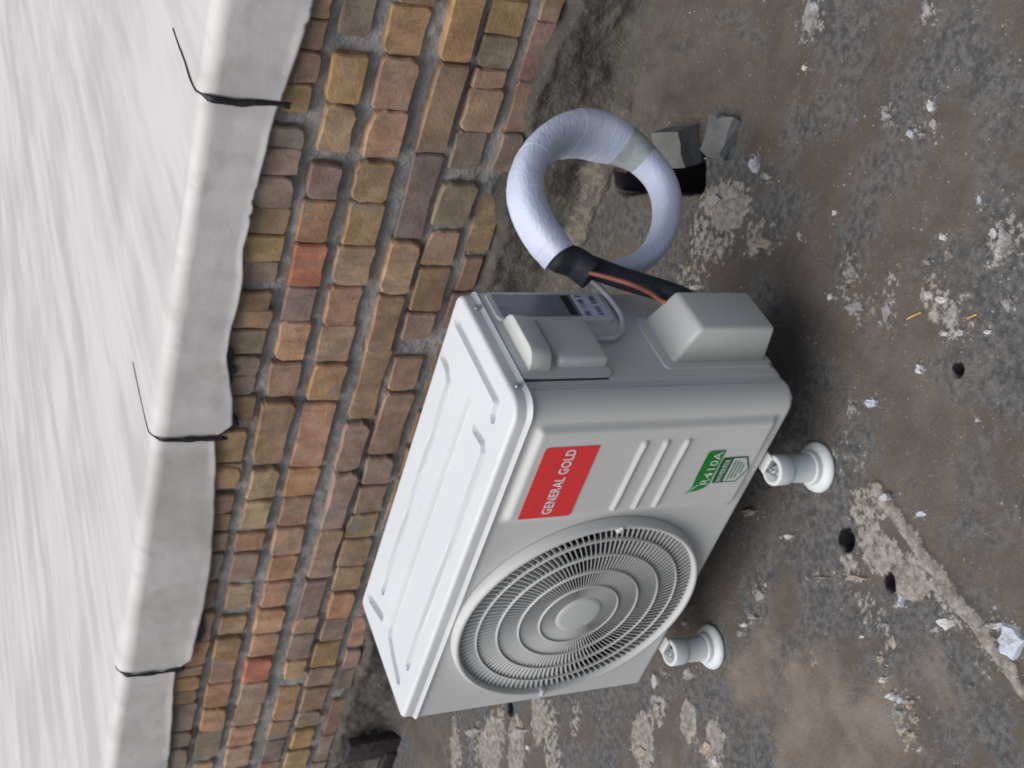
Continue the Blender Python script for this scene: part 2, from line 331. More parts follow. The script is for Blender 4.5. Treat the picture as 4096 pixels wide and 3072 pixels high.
ridge = (1 - sstep(0.004, 0.022, np.abs(FX - 0.716 - 0.03 * fbm(FY * 14, FX * 6 + 2, 41, 4)))) * (1 - sstep(-0.16, -0.11, FY))
pale = np.maximum(pale, 0.95 * ridge); Z += 0.006 * ridge * (1 + fbm(FX * 60, FY * 60, 43) * 2)
Z += 0.004 * sstep(.3, .7, pale) * (1 + 2.0 * fbm(FX * 45, FY * 45, 44))
for (px, py, rx, ry, a) in [(3250, 2850, .16, .10, .9), (3000, 2700, .12, .07, .8), (3500, 3000, .2, .1, .8), (3750, 2750, .06, .10, .5),
                            (3500, 1400, .10, .08, .35), (3900, 1500, .1, .1, .35), (2700, 3000, .2, .1, .5), (3750, 600, .2, .2, .25)]:
    c = hit_z(px, py); beige = np.maximum(beige, a * blob(FX, FY, c, rx, ry, 0, .8))
# open drain slot beside the wall and two small round holes, inner shade painted near-black
pit = [(0.712, 0.950), (0.636, 0.868), (0.825, 0.588), (0.905, 0.640)]
ip = pts_in(FX + 0.016 * fbm(FX * 18, FY * 18, 51), FY + 0.016 * fbm(FX * 18, FY * 18, 52), pit)
def blur(A, n=2):
    for _ in range(n):
        B = A.copy(); B[1:-1, 1:-1] = (A[1:-1, 1:-1] * 2 + A[:-2, 1:-1] + A[2:, 1:-1] + A[1:-1, :-2] + A[1:-1, 2:]) / 6; A = B
    return A
pm = blur(ip.astype(float), 3); Z = Z * (1 - sstep(.45, .9, pm)) - 0.26 * sstep(.45, .9, pm); hole_shade = np.maximum(hole_shade, sstep(.22, .5, pm))
for (px, py, r) in [(3381, 2160, .0200), (3562, 2330, .0160), (3822, 1480, .0110), (2035, 2835, .020)]:
    c = hit_z(px, py); d = np.hypot(FX - c[0], FY - c[1]) + 0.006 * fbm(FX * 50, FY * 50, 61)
    Z = np.where(d < r + .004, Z * sstep(r - .005, r, d) - 0.06 * (1 - sstep(r - .005, r, d)), Z); hole_shade = np.maximum(hole_shade, 1 - sstep(r - .002, r + .006, d))
for fx, fy in ((.13, -.022), (.645, -.022), (.13, .30), (.645, .30)):       # level beds under the feet
    k = blob(FX, FY, (fx, fy), .07, .07, 0, .4); Z = Z * (1 - k) - 0.001 * k
FLOOR_Z = Z.copy()
me = grid_mesh('floor', np.stack([FX, FY, Z], -1))
for nm, A in (('pale', pale), ('beige', beige), ('hole_shade', hole_shade)):
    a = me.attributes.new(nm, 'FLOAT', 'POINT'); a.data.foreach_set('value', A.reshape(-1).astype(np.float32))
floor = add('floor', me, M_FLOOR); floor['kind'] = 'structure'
def floor_h(x, y):
    return float(FLOOR_Z[np.clip(np.searchsorted(gy_, y), 0, len(gy_) - 1), np.clip(np.searchsorted(gx_, x), 0, len(gx_) - 1)])

# ------------------------------------------------------------------ brick wall
wall = thing('brick_wall', 'old rough brick wall with thick mortar joints below the white roof edge', 'wall', (0, WALL_Y, 0))
wx = np.arange(-2.6, 2.2, 0.006); wz = np.arange(-0.03, 0.875, 0.006); WX, WZ = np.meshgrid(wx, wz)
slope = 0.0085 * (WX - 0.8)                                    # courses drop slightly to the left
base_top = 0.226 + slope + 0.075 * fbm(WX * 9, WZ * 9, 71, 4)
pl = 1 - sstep(-0.02, 0.012, WZ - base_top)
WYd = WALL_Y + 0.006 - 0.014 * fbm(WX * 45, WZ * 45, 72, 3) - 0.012 * fbm(WX * 12, WZ * 12, 73, 3)
WYp = WALL_Y - 0.018 - 0.035 * fbm(WX * 10, WZ * 10, 74, 4) - 0.012 * fbm(WX * 40, WZ * 40, 75, 3)
WYp -= 0.05 * (1 - sstep(0.0, 0.09, WZ)) ** 2
WY_ = WYd * (1 - pl) + WYp * pl
me = grid_mesh('mortar', np.stack([WX, WY_, WZ], -1)[:, ::-1])
wp = np.maximum(0.55 * blob(WX, WZ, (.58, .03), .25, .03), 0.3 * blob(WX, WZ, (-1.2, .1), .3, .06))
for nm, A in (('plaster', 1 - sstep(0.0, 0.03, WZ - base_top)), ('pale', wp)):
    a = me.attributes.new(nm, 'FLOAT', 'POINT'); a.data.foreach_set('value', A[:, ::-1].reshape(-1).astype(np.float32))
mort = add('mortar', me, M_MORT, wall)
core = rbox('wall_core', (-2.62, WALL_Y + 0.04, -0.05), (2.22, WALL_Y + 0.26, 0.868), 0.004, M_MORT, wall, 1, False)

COL = dict(o=(.44, .295, .165), t=(.45, .315, .215), k=(.50, .31, .20), r=(.58, .25, .17), g=(.29, .245, .20), m=(.345, .26, .21),
           b=(.36, .255, .175), y=(.44, .315, .185), p=(.47, .355, .25), v=(.34, .235, .19), l=(.33, .265, .195))
# course -> (z range at X=0.8 , list of (crop, y0, y1, colour)); y is along the photo's vertical axis = along the wall
CR = {1: (0, 1.7015), 2: (600, 1.8433), 3: (1200, 2.0109), 4: (1800, 2.0109), 5: (2400, 2.0109)}
CZ = [(.716, .812), (.618, .690), (.507, .588), (.399, .466), (.303, .382), (.222, .274)]
BR = [
 [(1,-70,105,'o'),(1,112,316,'v'),(1,330,540,'b'),(1,555,755,'y'),(1,762,845,'b'),(1,850,985,'g'),(1,992,1178,'m'),(2,180,408,'l'),(2,420,612,'y'),(2,620,808,'y'),(2,815,970,'m'),
  (2,1040,1285,'b'),(3,75,215,'y'),(3,230,425,'l'),(3,440,590,'g'),(3,600,765,'m'),(3,772,980,'b'),(3,1050,1300,'o'),(3,1312,1396,'b'),(4,120,288,'o'),(4,345,497,'v'),(4,512,652,'b'),(4,668,812,'m'),
  (5,100,320,'m'),(5,330,520,'k'),(5,530,600,'o'),(5,605,712,'o'),(5,718,818,'b'),(5,828,1045,'m'),(5,1055,1170,'g'),(5,1182,1370,'g')],
 [(1,-110,250,'g'),(1,360,696,'o'),(1,704,1022,'t'),(2,92,345,'v'),(2,362,672,'k'),(2,690,995,'r'),(2,1000,1258,'m'),(3,168,478,'k'),(3,498,768,'t'),(3,805,1305,'t'),(4,136,368,'p'),(4,402,622,'p'),
  (4,668,802,'k'),(4,830,1048,'v'),(4,1080,1275,'p'),(4,1330,1470,'t'),(5,288,470,'o'),(5,482,662,'t'),(5,670,852,'k'),(5,860,1032,'k'),(5,1042,1242,'g'),(5,1300,1470,'t')],
 [(1,-330,20,'b'),(1,38,376,'o'),(1,386,736,'t'),(1,745,1058,'k'),(2,85,376,'t'),(2,384,692,'y'),(2,700,990,'t'),(2,1010,1282,'k'),(3,200,497,'t'),(3,508,787,'k'),(3,825,1332,'k'),(4,140,367,'k'),
  (4,380,607,'t'),(4,615,822,'t'),(4,850,1037,'k'),(4,1062,1258,'k'),(5,60,252,'k'),(5,262,442,'k'),(5,460,637,'r'),(5,645,827,'p'),(5,832,1002,'t'),(5,1008,1167,'k'),(5,1172,1335,'p')],
 [(1,-190,402,'o'),(1,432,1030,'b'),(2,40,652,'g'),(2,662,1056,'t'),(2,1075,1480,'b'),(3,380,957,'b'),(3,975,1352,'v'),(4,165,627,'m'),(4,632,1022,'b'),(4,1045,1420,'m'),(5,130,252,'t'),(5,258,470,'g'),
  (5,475,622,'t'),(5,700,962,'o'),(5,968,1112,'b'),(5,1118,1292,'g'),(5,1300,1500,'b')],
 [(1,-250,-10,'t'),(1,0,238,'y'),(1,245,462,'g'),(1,468,592,'t'),(1,600,888,'t'),(1,895,1150,'g'),(2,240,552,'g'),(2,590,842,'b'),(2,870,1178,'b'),(2,1195,1380,'m'),(3,455,720,'b'),(3,735,1235,'b'),
  (3,1245,1460,'m'),(4,280,492,'m'),(4,512,697,'y'),(4,708,917,'b'),(4,928,1117,'b'),(4,1135,1332,'k'),(5,135,317,'l'),(5,335,522,'o'),(5,530,672,'m'),(5,695,872,'b'),(5,880,992,'m'),(5,1040,1172,'o'),(5,1200,1390,'y')],
 [(1,-60,150,'m'),(1,156,556,'v'),(1,566,900,'b'),(1,905,1170,'g'),(2,330,762,'b'),(2,795,1045,'v'),(2,1060,1330,'m'),(4,880,1090,'b'),(4,1110,1330,'m'),(5,395,545,'v'),(5,560,720,'g'),(5,800,1080,'v'),(5,1095,1300,'m')]]
YB0 = WALL_Y - 0.004
def brick_mesh(x0, x1, z0, z1, proud, seed):
    r = random.Random(seed); hx, hz = (x1 - x0) / 2, (z1 - z0) / 2; cx, cz = (x0 + x1) / 2, (z0 + z1) / 2; out = []
    rr = [r.uniform(0.04, 0.14) if r.random() < .8 else r.uniform(.2, .38) for _ in range(4)]
    corners = [(-1, -1), (1, -1), (1, 1), (-1, 1)]
    for ci, (sx, sz) in enumerate(corners):
        c = min(hx, hz) * 2 * rr[ci]
        pa = (sx * hx, sz * (hz - c)); pb = (sx * (hx - c), sz * hz); pm = (sx * (hx - c * .3), sz * (hz - c * .3))
        seq = [pa, pm, pb] if sx * sz > 0 else [pb, pm, pa]
        out += seq
        nx_ = corners[(ci + 1) % 4]; out.append(((sx + nx_[0]) / 2 * hx + 0, (sz + nx_[1]) / 2 * hz))
    n = len(out)
    out = [(p[0] + r.uniform(-.002, .002), p[1] + r.uniform(-.0025, .0025)) for p in out]
    tx, tz = r.uniform(-.035, .035), r.uniform(-.045, .045); vs_ = []
    for (ins, dy) in ((0.0045, 0.0), (0.0004, 0.0045), (0.0, 0.034)):
        for (a, b) in out:
            f = 1 - ins / max(0.02, math.hypot(a, b)); a2, b2 = a * f, b * f
            vs_.append((cx + a2, YB0 - proud + dy + (tx * a2 + tz * b2 if dy < .02 else 0), cz + b2))
    fs = [tuple(range(n))] + [(k * n + i, k * n + n + i, k * n + n + (i + 1) % n, k * n + (i + 1) % n) for k in (0, 1) for i in range(n)]
    me = new_mesh('brick', vs_, fs)
    pass
    return me
seed = 100
for ci, row in enumerate(BR):
    z0, z1 = CZ[ci]; spans = []
    for (cr, a, b, c) in row:
        y0, sc = CR[cr]; zm = (z0 + z1) / 2
        # photo column of this course at that row, by intersecting with the course height
        def wx_at(py):
            lo, hi = 500, 2400
            for _ in range(40):
                mid_ = (lo + hi) / 2; h = hit_y(mid_, py, YB0); zz = zm + 0.0085 * (h[0] - 0.8)
                if h[2] > zz: lo = mid_
                else: hi = mid_
            return hit_y(lo, py, YB0)[0]
        xa, xb = wx_at(y0 + b / sc), wx_at(y0 + a / sc); spans.append((xa, xb, c))
    spans.sort()
    full = []; r = random.Random(ci)
    x = -2.5
    def fill(x, end):
        while x < end - 0.05:
            L = r.choice((.104, .104, .21)) + r.uniform(-.008, .008)
            if x + L > end - .012: L = end - .012 - x
            if L < .045: break
            full.append((x, x + L, r.choice('otkgmbb'))); x += L + r.uniform(.010, .018)
    prev = x
    for (xa, xb, c) in spans:
        if xa - prev > 0.13: fill(prev + .012, xa)
        full.append((xa, xb, c)); prev = xb
    fill(prev + .012, 2.15)
    for (xa, xb, c) in full:
        seed += 1; rr = random.Random(seed); xm = (xa + xb) / 2; dz = 0.0085 * (xm - 0.8)
        jz0, jz1 = rr.uniform(-.005, .004), rr.uniform(-.004, .005)
        if xb - xa < .03: continue
        o = add('brick', brick_mesh(xa - .001, xb + .001, z0 + dz + jz0, z1 + dz + jz1, rr.uniform(0.002, 0.013) - (.008 if ci == 5 else 0), seed), M_BRICK, wall)
        v = rr.uniform(.88, 1.1); k = COL[c]; o.color = (k[0] * v, k[1] * v * rr.uniform(.95, 1.05), k[2] * v * rr.uniform(.9, 1.1), 1)

# ------------------------------------------------------------------ upper roof with membrane sheets
RZ = 0.938; RY = 0.945; RR = 0.028
slab = rbox('upper_roof', (-16, WALL_Y + 0.275, 0.55), (6, 22, RZ - 0.015), 0.01, M_CONC, None, 1, False); slab['kind'] = 'structure'
LOWX = [-3.0, -1.58, -1.376, -1.069, -1.055, -1.02, -.7725, -.577, -.352, -.150, -.138, -.108, -.0227, .113, .263, .416, .491, .745, .765, .826, .942, 1.6, 6]
LOWZ = [.76, .754, .765, .785, .785, .7505, .735, .744, .767, .789, .787, .7534, .765, .801, .797, .804, .80, .791, .785, .775, .755, .74, .75]
JO = [-15.6 + .91 * k for k in range(16)] + [-1.055, -0.1425, 0.762, 1.68, 2.6, 3.5]
JO = [j for j in JO if j < -1.5] + JO[-6:]
for si in range(len(JO) - 1):
    xa, xb = JO[si], JO[si + 1]; near = xb > -2.5 and xa < 2.0
    xs = np.arange(xa, xb + 0.055, 0.0075 if near else 0.05)
    prof = []                                                     # (y, z, drop)
    for yy in np.concatenate([np.geomspace(20, 1.3, 40), np.arange(1.28, RY + RR + .005, -0.02)]): prof.append((yy, RZ, 0))
    for k in range(7): a = k / 6 * math.pi / 2; prof.append((RY + RR - RR * math.sin(a), RZ - RR + RR * math.cos(a), 0))
    nfl = 26
    PY = []; PZ = []
    zlow = np.interp(np.clip(xs, xa + .008, xb), LOWX, LOWZ) + 0.012 * fbm(xs * 7, xs * 0 + si, 81, 3) + 0.010 * np.maximum(0, fbm(xs * 45, xs * 0, 82, 2) - .12) / .3 * (fbm(xs * 3, xs * 0 + 4, 89, 2) > .02)
    lift = 0.0048 * (1 - (xs - xs[0]) / (xs[-1] - xs[0]))
    for (yy, zz, d) in prof:
        wv = 0.010 * fbm(xs * 1.3, np.full_like(xs, yy * 1.1), 83, 3) + 0.005 * fbm(xs * 6, np.full_like(xs, yy * 4), 84, 3) + 0.010 * fbm(xs * 9, np.full_like(xs, yy * 0.7), 88, 2)
        flat = 1.0 if yy > RY + RR else 0.25
        e = np.exp(-((xs - xb) / 0.03) ** 2) * 0.003 + np.exp(-((xs - xa) / 0.02) ** 2) * 0.003
        up = lift + flat * wv + e
        PY.append(np.full_like(xs, yy) - (0 if yy > RY + RR - 1e-6 else 1) * lift * (1 - (zz - RZ + RR) / RR)); PZ.append(zz + up * (1 if yy > RY + RR else (zz - RZ + RR) / RR))
    for k in range(1, nfl + 1):
        t = k / nfl; zz = (RZ - RR) + (zlow - (RZ - RR)) * t
        PY.append(RY - lift - 0.006 * t * 0 - 0.008 * fbm(xs * 3, zz * 5, 85, 3) * t - 0.0015 * fbm(xs * 22, zz * 22, 86, 3) - 0.006 * sstep(.85, 1, t) * (fbm(xs * 9, xs * 0 + 5, 87) + .3)); PZ.append(zz)
    P = np.stack([np.tile(xs, (len(PY), 1)), np.array(PY), np.array(PZ)], -1)
    sh = add('membrane_sheet', grid_mesh('membrane_sheet', P[:, ::-1]), M_MEMB, slab)
    so = sh.modifiers.new('thickness', 'SOLIDIFY'); so.thickness = 0.004; so.offset = -1
    if near and si > 0:
        # tar squeezed out of the lap joint, along the sheet's overlapping edge
        vs_ = []; fs = []; rj = random.Random(si); K = []
        for k in range(len(prof) - 20, len(prof)): K.append((prof[k][0], prof[k][1]))
        for k in range(1, 15): K.append((RY, RZ - RR - k * .0105))
        for i, (yy, zz) in enumerate(K):
            onf = zz < RZ - .01; wdt = float((.0035 if onf else .0004) + (.0065 if onf else .004) * vnoise(i * .45, si * 7.3, 97))
            n_ = np.array([0, -1, 0.2]) if onf else np.array([0, 0, 1.0]); off = 0.0055 + (.004 if onf else .002)
            for (dx, h) in ((-wdt, 0.0), (-wdt * .4, .003), (wdt * .5, .003), (wdt, -.001)):
                vs_.append((xa - .001 + dx + .006 * (float(vnoise(i * .3, si * 3.1, 98)) - .5) + rj.uniform(-.0006, .0006), yy + n_[1] * (off + h), zz + n_[2] * (off + h)))
        for i in range(len(K) - 1):
            for q in range(3): fs.append((i * 4 + q, i * 4 + q + 1, i * 4 + q + 5, i * 4 + q + 4))
        mesh_obj('tar_seam', vs_, fs, M_TAR, sh, True)

def tar_patch(px0, px1, py0, py1, sd):
    """black bitumen left on the wall where the sheet's lower edge is torn; photo columns px, rows py"""
    r = random.Random(sd); vs_ = []; fs = []; n = 14
    for i in range(n):
        py = py0 + (py1 - py0) * i / (n - 1); e = math.sin(math.pi * (i + .4) / (n - .2)) ** .5
        xl = px1 - (px1 - px0) * e * r.uniform(.35, 1.0); a = hit_y(px0 - 40, py, .9505); b = hit_y(px0 + (px1 - px0) * e * r.uniform(.45, 1.0), py, .9505)
        vs_ += [(a[0], .9470, a[2]), (b[0], .9470, b[2]), (b[0], .9560, b[2] - .001)]
    for i in range(n - 1): fs += [(i * 3, i * 3 + 1, i * 3 + 4, i * 3 + 3), (i * 3 + 1, i * 3 + 2, i * 3 + 5, i * 3 + 4)]
    mesh_obj('tar_patch', vs_, fs, M_TAR, slab)
tar_patch(900, 950, 1370, 1560, 1); tar_patch(905, 945, 1190, 1260, 2); tar_patch(925, 960, 1660, 1720, 3); tar_patch(700, 740, 2640, 2690, 4); tar_patch(800, 822, 2450, 2560, 5)

# ------------------------------------------------------------------ air conditioner outdoor unit
UW, UH, UD = 0.80, 0.50, 0.288
GX, GZ, GR = 0.2891, 0.2546, 0.2435
unit = thing('outdoor_unit', 'off-white air conditioner outdoor unit with round fan grille and red label', 'air conditioner', (UW / 2, UD / 2, 0))
def seg_d(X, Y, a, b):
    ax, ay = a; bx, by = b; dx, dy = bx - ax, by - ay; t = np.clip(((X - ax) * dx + (Y - ay) * dy) / (dx * dx + dy * dy + 1e-12), 0, 1)
    return np.hypot(X - ax - t * dx, Y - ay - t * dy)
def poly_d(X, Y, pts): return np.minimum.reduce([seg_d(X, Y, pts[i], pts[i + 1]) for i in range(len(pts) - 1)])
# front panel: flat sheet with embossing, folded round both vertical corners
prof = [(0.0, 0.040, -1, 0), (0.0, 0.006, -1, 0)]
for k in range(1, 5): a = k / 4 * math.pi / 2; prof.append((.006 - .006 * math.cos(a), .006 - .006 * math.sin(a), -math.cos(a), -math.sin(a)))
for xx in np.arange(0.010, UW - 0.037 + 1e-6, 0.0033): prof.append((xx, 0.0, 0, -1))
for k in range(0, 11): a = k / 10 * math.pi / 2; prof.append((UW - .037 + .037 * math.sin(a), .037 - .037 * math.cos(a), math.sin(a), -math.cos(a)))
prof = np.array(prof)
zr = np.concatenate([[0.0, 0.002, 0.005], np.arange(0.009, 0.492, 0.0033), [0.4935, 0.4965, 0.499, 0.5]])
PX, PZ_ = np.meshgrid(prof[:, 0], zr); PYY = np.tile(prof[:, 1], (len(zr), 1)); NX = np.tile(prof[:, 2], (len(zr), 1)); NY = np.tile(prof[:, 3], (len(zr), 1))
isf = (NY < -.99)
h = 0.0105 * sstep(.535, .565, PX) * (1 - sstep(.748, .762, PX)) * (1 - sstep(.474, .489, PZ_)) * sstep(.020, .034, PZ_)
for zb in (.283, .241, .200): h = h + 0.0050 * (1 - sstep(.0022, .0058, seg_d(PX, PZ_, (.566, zb), (.719, zb - .004))))
h = h * isf - 0.004 * (1 - sstep(0, .006, PZ_)) + 0.0022 * sstep(.492, .4965, PZ_) * (1 - sstep(.4985, .5, PZ_))
P = np.stack([PX + NX * h, PYY + NY * h, PZ_ + ZO], -1)
cxs = (PX[:-1, :-1] + PX[1:, 1:]) / 2; czs = (PZ_[:-1, :-1] + PZ_[1:, 1:]) / 2; fr = (NY[:-1, :-1] < -.99)
keep = ~((np.hypot(cxs - GX, czs - GZ) < 0.2335) & fr)
add('front_panel', grid_mesh('front_panel', P, keep), M_BODY, unit)
# rest of the cabinet
rbox('base_pan', (.006, .014, ZO - .006), (UW - .014, UD - .004, ZO + .012), .004, M_BODY, unit, 2)
rbox('left_panel', (.0015, .0405, ZO + .004), (.012, UD - .002, ZO + UH - .002), .003, M_BODY, unit, 2)
rbox('rear_panel', (.013, UD - .016, ZO + .004), (UW - .020, UD - .001, ZO + UH - .002), .004, M_BODY, unit, 2)
# side panel facing right, with two shallow vertical folds next to the corner seam
ys_ = np.concatenate([np.linspace(.0385, .060, 10), np.linspace(.062, UD - .012, 40)]); arc = [(UW - .012 + .012 * math.cos(a), UD - .012 + .012 * math.sin(a)) for a in np.linspace(0, math.pi / 2, 7)]
sp = [(UW - .0012 - .0014 * float(sstep(.046, .048, y) - sstep(.058, .060, y)) - (.004 if y < .039 else 0), y) for y in ys_] + arc[1:] + [(UW - .03, UD)]
zs_ = [.002, .006, .012, .1, .2, .3, .4, .49, .4995]
P = np.array([[(x - (.003 if z < .004 else 0), y, z + ZO) for (x, y) in sp] for z in zs_])
side = add('side_panel', grid_mesh('side_panel', P), M_BODY, unit)
# lid with pressed grooves
def lid_rows():
    rs = dict(fl=.014, fr=.036, bl=.016, br=.022)
    a = np.concatenate([1 - np.cos(np.linspace(0, math.pi / 2, 9))]); ys1 = np.concatenate([.036 * (1 - np.cos(np.linspace(0, math.pi / 2, 12))), np.arange(.038, UD - .024, .0018), UD - .022 * (1 - np.sin(np.linspace(0, math.pi / 2, 9)))])
    ts = np.concatenate([.5 * .05 * (1 - np.cos(np.linspace(0, math.pi / 2, 8))), np.linspace(.03, .97, 400), 1 - .5 * .05 * (1 - np.sin(np.linspace(0, math.pi / 2, 8)))]); ts = np.unique(np.round(ts, 6))
    rows = []
    for y in ys1:
        def ins(r, d): return r - math.sqrt(max(0, r * r - (r - d) ** 2)) if d < r else 0.0
        xl = max(ins(rs['fl'], y), ins(rs['bl'], UD - y)); xr = UW - max(ins(rs['fr'], y), ins(rs['br'], UD - y))
        rows.append(np.stack([xl + (xr - xl) * ts, np.full_like(ts, y)], -1))
    return np.array(rows)
L = lid_rows(); LX, LY = L[..., 0], L[..., 1]
def rr_dist(X, Y):
    d = np.minimum.reduce([X, UW - X, Y, UD - Y])
    for (cx, cy, r, sx, sy) in ((.014, .014, .014, -1, -1), (UW - .036, .036, .036, 1, -1), (.016, UD - .016, .016, -1, 1), (UW - .022, UD - .022, .022, 1, 1)):
        k = ((X - cx) * sx > 0) & ((Y - cy) * sy > 0); d = np.where(k, np.minimum(d, r - np.hypot(X - cx, Y - cy)), d)
    return np.maximum(d, 0)
dd = rr_dist(LX, LY); RB = .007
zt = np.where(dd < RB, np.sqrt(np.maximum(0, RB ** 2 - (RB - dd) ** 2)) - RB, 0.0)
groove = np.zeros_like(LX)
for pts, wd in (([(.681, .142), (.090, .142), (.077, .134), (.066, .112), (.048, .060)], .0090), ([(.671, .270), (.668, .243), (.652, .222), (.12, .217)], .0075),
                ([(.664, .096), (.668, .062), (.652, .047), (.109, .045)], .0075), ([(.756, .258), (.756, .070), (.748, .060), (.725, .059)], .0090), ([(.050, .258), (.074, .192)], .0085)):
    groove = np.maximum(groove, 1 - sstep(wd * .86, wd * 1.14, poly_d(LX, LY, pts)))
zt = zt - .0100 * groove + .0015 * np.sin(np.pi * np.clip(LX / UW, 0, 1)) * np.sin(np.pi * np.clip(LY / UD, 0, 1))
P = np.stack([LX, LY, ZO + .529 + zt], -1)
me = grid_mesh('top_lid', P); bm = bmesh.new(); bm.from_mesh(me)
be = [e for e in bm.edges if len(e.link_faces) == 1]
for (off, dz, tgt) in ((0.0, None, .5085), (-.0025, None, .5045), (-.0025, None, .5015), (.012, None, .5015)):
    ret = bmesh.ops.extrude_edge_only(bm, edges=be); nv = [g for g in ret['geom'] if isinstance(g, bmesh.types.BMVert)]; be = [g for g in ret['geom'] if isinstance(g, bmesh.types.BMEdge)]
    for v in nv:
        v.co.z = ZO + tgt; c = Vector((UW / 2, UD / 2, v.co.z)); d = c - v.co
        v.co.x += math.copysign(min(abs(off), abs(d.x)), d.x * (1 if off >= 0 else -1)) * (1 if abs(d.x) > UW / 2 - .04 else 0)
        v.co.y += math.copysign(min(abs(off), abs(d.y)), d.y * (1 if off >= 0 else -1)) * (1 if abs(d.y) > UD / 2 - .04 else 0)
for f in bm.faces: f.smooth = True
bm.to_mesh(me); bm.free(); me.set_sharp_from_angle(angle=math.radians(28)); add('top_lid', me, M_LID, unit)

# fan, shroud, grille
C0 = (GX, 0.0, GZ + ZO)
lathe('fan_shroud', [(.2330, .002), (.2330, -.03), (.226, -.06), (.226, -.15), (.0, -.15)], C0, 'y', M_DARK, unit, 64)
fan = lathe('fan', [(.001, -.052), (.040, -.055), (.050, -.065), (.050, -.11), (.001, -.112)], C0, 'y', M_FAN, unit, 32)
for b_ in range(3):
    vs_ = []; fs = []; na, nr_ = 10, 8
    for th in (0, .003):
        for i in range(na + 1):
            for j in range(nr_ + 1):
                r_ = .046 + (.214 - .046) * j / nr_; a = b_ * 2.094 + (.30 + .95 * i / na) + .5 * (j / nr_) ** 1.5
                vs_.append((GX + r_ * math.cos(a), .058 + .045 * i / na + .008 * math.sin(j) * 0 + th, GZ + ZO + r_ * math.sin(a)))
    n1 = (na + 1) * (nr_ + 1)
    for i in range(na):
        for j in range(nr_):
            q = i * (nr_ + 1) + j; fs.append((q, q + 1, q + nr_ + 2, q + nr_ + 1)); fs.append((n1 + q, n1 + q + nr_ + 1, n1 + q + nr_ + 2, n1 + q + 1))
    mesh_obj('fan_blade', vs_, fs, M_FAN, fan, True)
grille = lathe('fan_grille', [(.2435, .001), (.2432, .009), (.2418, .0175), (.2390, .0215), (.2350, .0222), (.2320, .0200), (.2308, .012), (.2308, -.006), (.2345, -.006), (.2350, .0005)], C0, 'y', M_GRIL, unit, 128)
def gy(r): return -(0.0125 + .006 * (1 - (r / .232) ** 2))
for r_ in (.0785, .119, .160, .199):
    y0 = -gy(r_); lathe('grille_ring', [(r_ - .0013, y0 + .0015), (r_ + .0013, y0 + .0015), (r_ + .0016, y0 - .007), (r_ - .0016, y0 - .007), (r_ - .0013, y0 + .0015)], C0, 'y', M_GRIL, grille, 96)
lathe('grille_hub', [(.0, .0205), (.036, .0200), (.0435, .0188), (.0465, .0165), (.0470, .0080), (.0, .0080)], C0, 'y', M_GRIL, grille, 48)
NV = 120; vs_ = []; fs = []
for k in range(NV):
    a0 = 2 * math.pi * k / NV; base = len(vs_); ns = 9
    for i in range(ns + 1):
        r_ = .0455 + (.2320 - .0455) * i / ns; a = a0 + .16 * (i / ns) ** 1.6
        c, s_ = math.cos(a), math.sin(a); tw = -0.30; dp = .0028 + .0058 * i / ns; th = .00055 + .0006 * i / ns
        for (u, v) in ((-th, 0), (th, 0), (th, dp), (-th, dp)):
            tt = u + v * math.tan(tw)
            vs_.append((GX + r_ * c - s_ * tt, gy(r_) + v + .001, GZ + ZO + r_ * s_ + c * tt))
    for i in range(ns):
        for q in range(4): fs.append((base + i * 4 + q, base + i * 4 + (q + 1) % 4, base + i * 4 + 4 + (q + 1) % 4, base + i * 4 + 4 + q))
va = mesh_obj('grille_vanes', vs_, fs, M_GRIL, grille, False); va['kind'] = 'stuff'
bm = bmesh.new(); bm.from_mesh(va.data); bmesh.ops.recalc_face_normals(bm, faces=bm.faces); bm.to_mesh(va.data); bm.free()
for sx in (1, -1):
    cx = GX + sx * .2335; rbox('grille_clip', (cx - .011, -.0230, GZ + ZO - .0065), (cx + .006, -.006, GZ + ZO + .0065), .004, M_GRIL, grille, 2)
    lathe('screw', [(.0, .0030), (.0028, .0026), (.0036, .0)], (cx + sx * .004, -.0228, GZ + ZO), 'y', M_GRIL, grille, 10)

# printing on the front
def flat_poly(name, pts, y, mat, parent, th=.0006):
    n = len(pts); vs_ = [(x, y, z + ZO) for x, z in pts] + [(x, y + th, z + ZO) for x, z in pts]
    return mesh_obj(name, vs_, [tuple(range(n)), tuple(range(2 * n - 1, n - 1, -1))] + [((i + 1) % n, i, n + i, n + (i + 1) % n) for i in range(n)], mat, parent)
def rrect(x0, x1, z0, z1, r, n=4):
    rs = r if hasattr(r, '__len__') else (r,) * 4; out = []
    for (cx, cz, a0, rr) in ((x1 - rs[0], z1 - rs[0], 0, rs[0]), (x0 + rs[1], z1 - rs[1], 90, rs[1]), (x0 + rs[2], z0 + rs[2], 180, rs[2]), (x1 - rs[3], z0 + rs[3], 270, rs[3])):
        for k in range(n + 1): a = math.radians(a0 + 90 * k / n); out.append((cx + rr * math.cos(a), cz + rr * math.sin(a)))
    return out
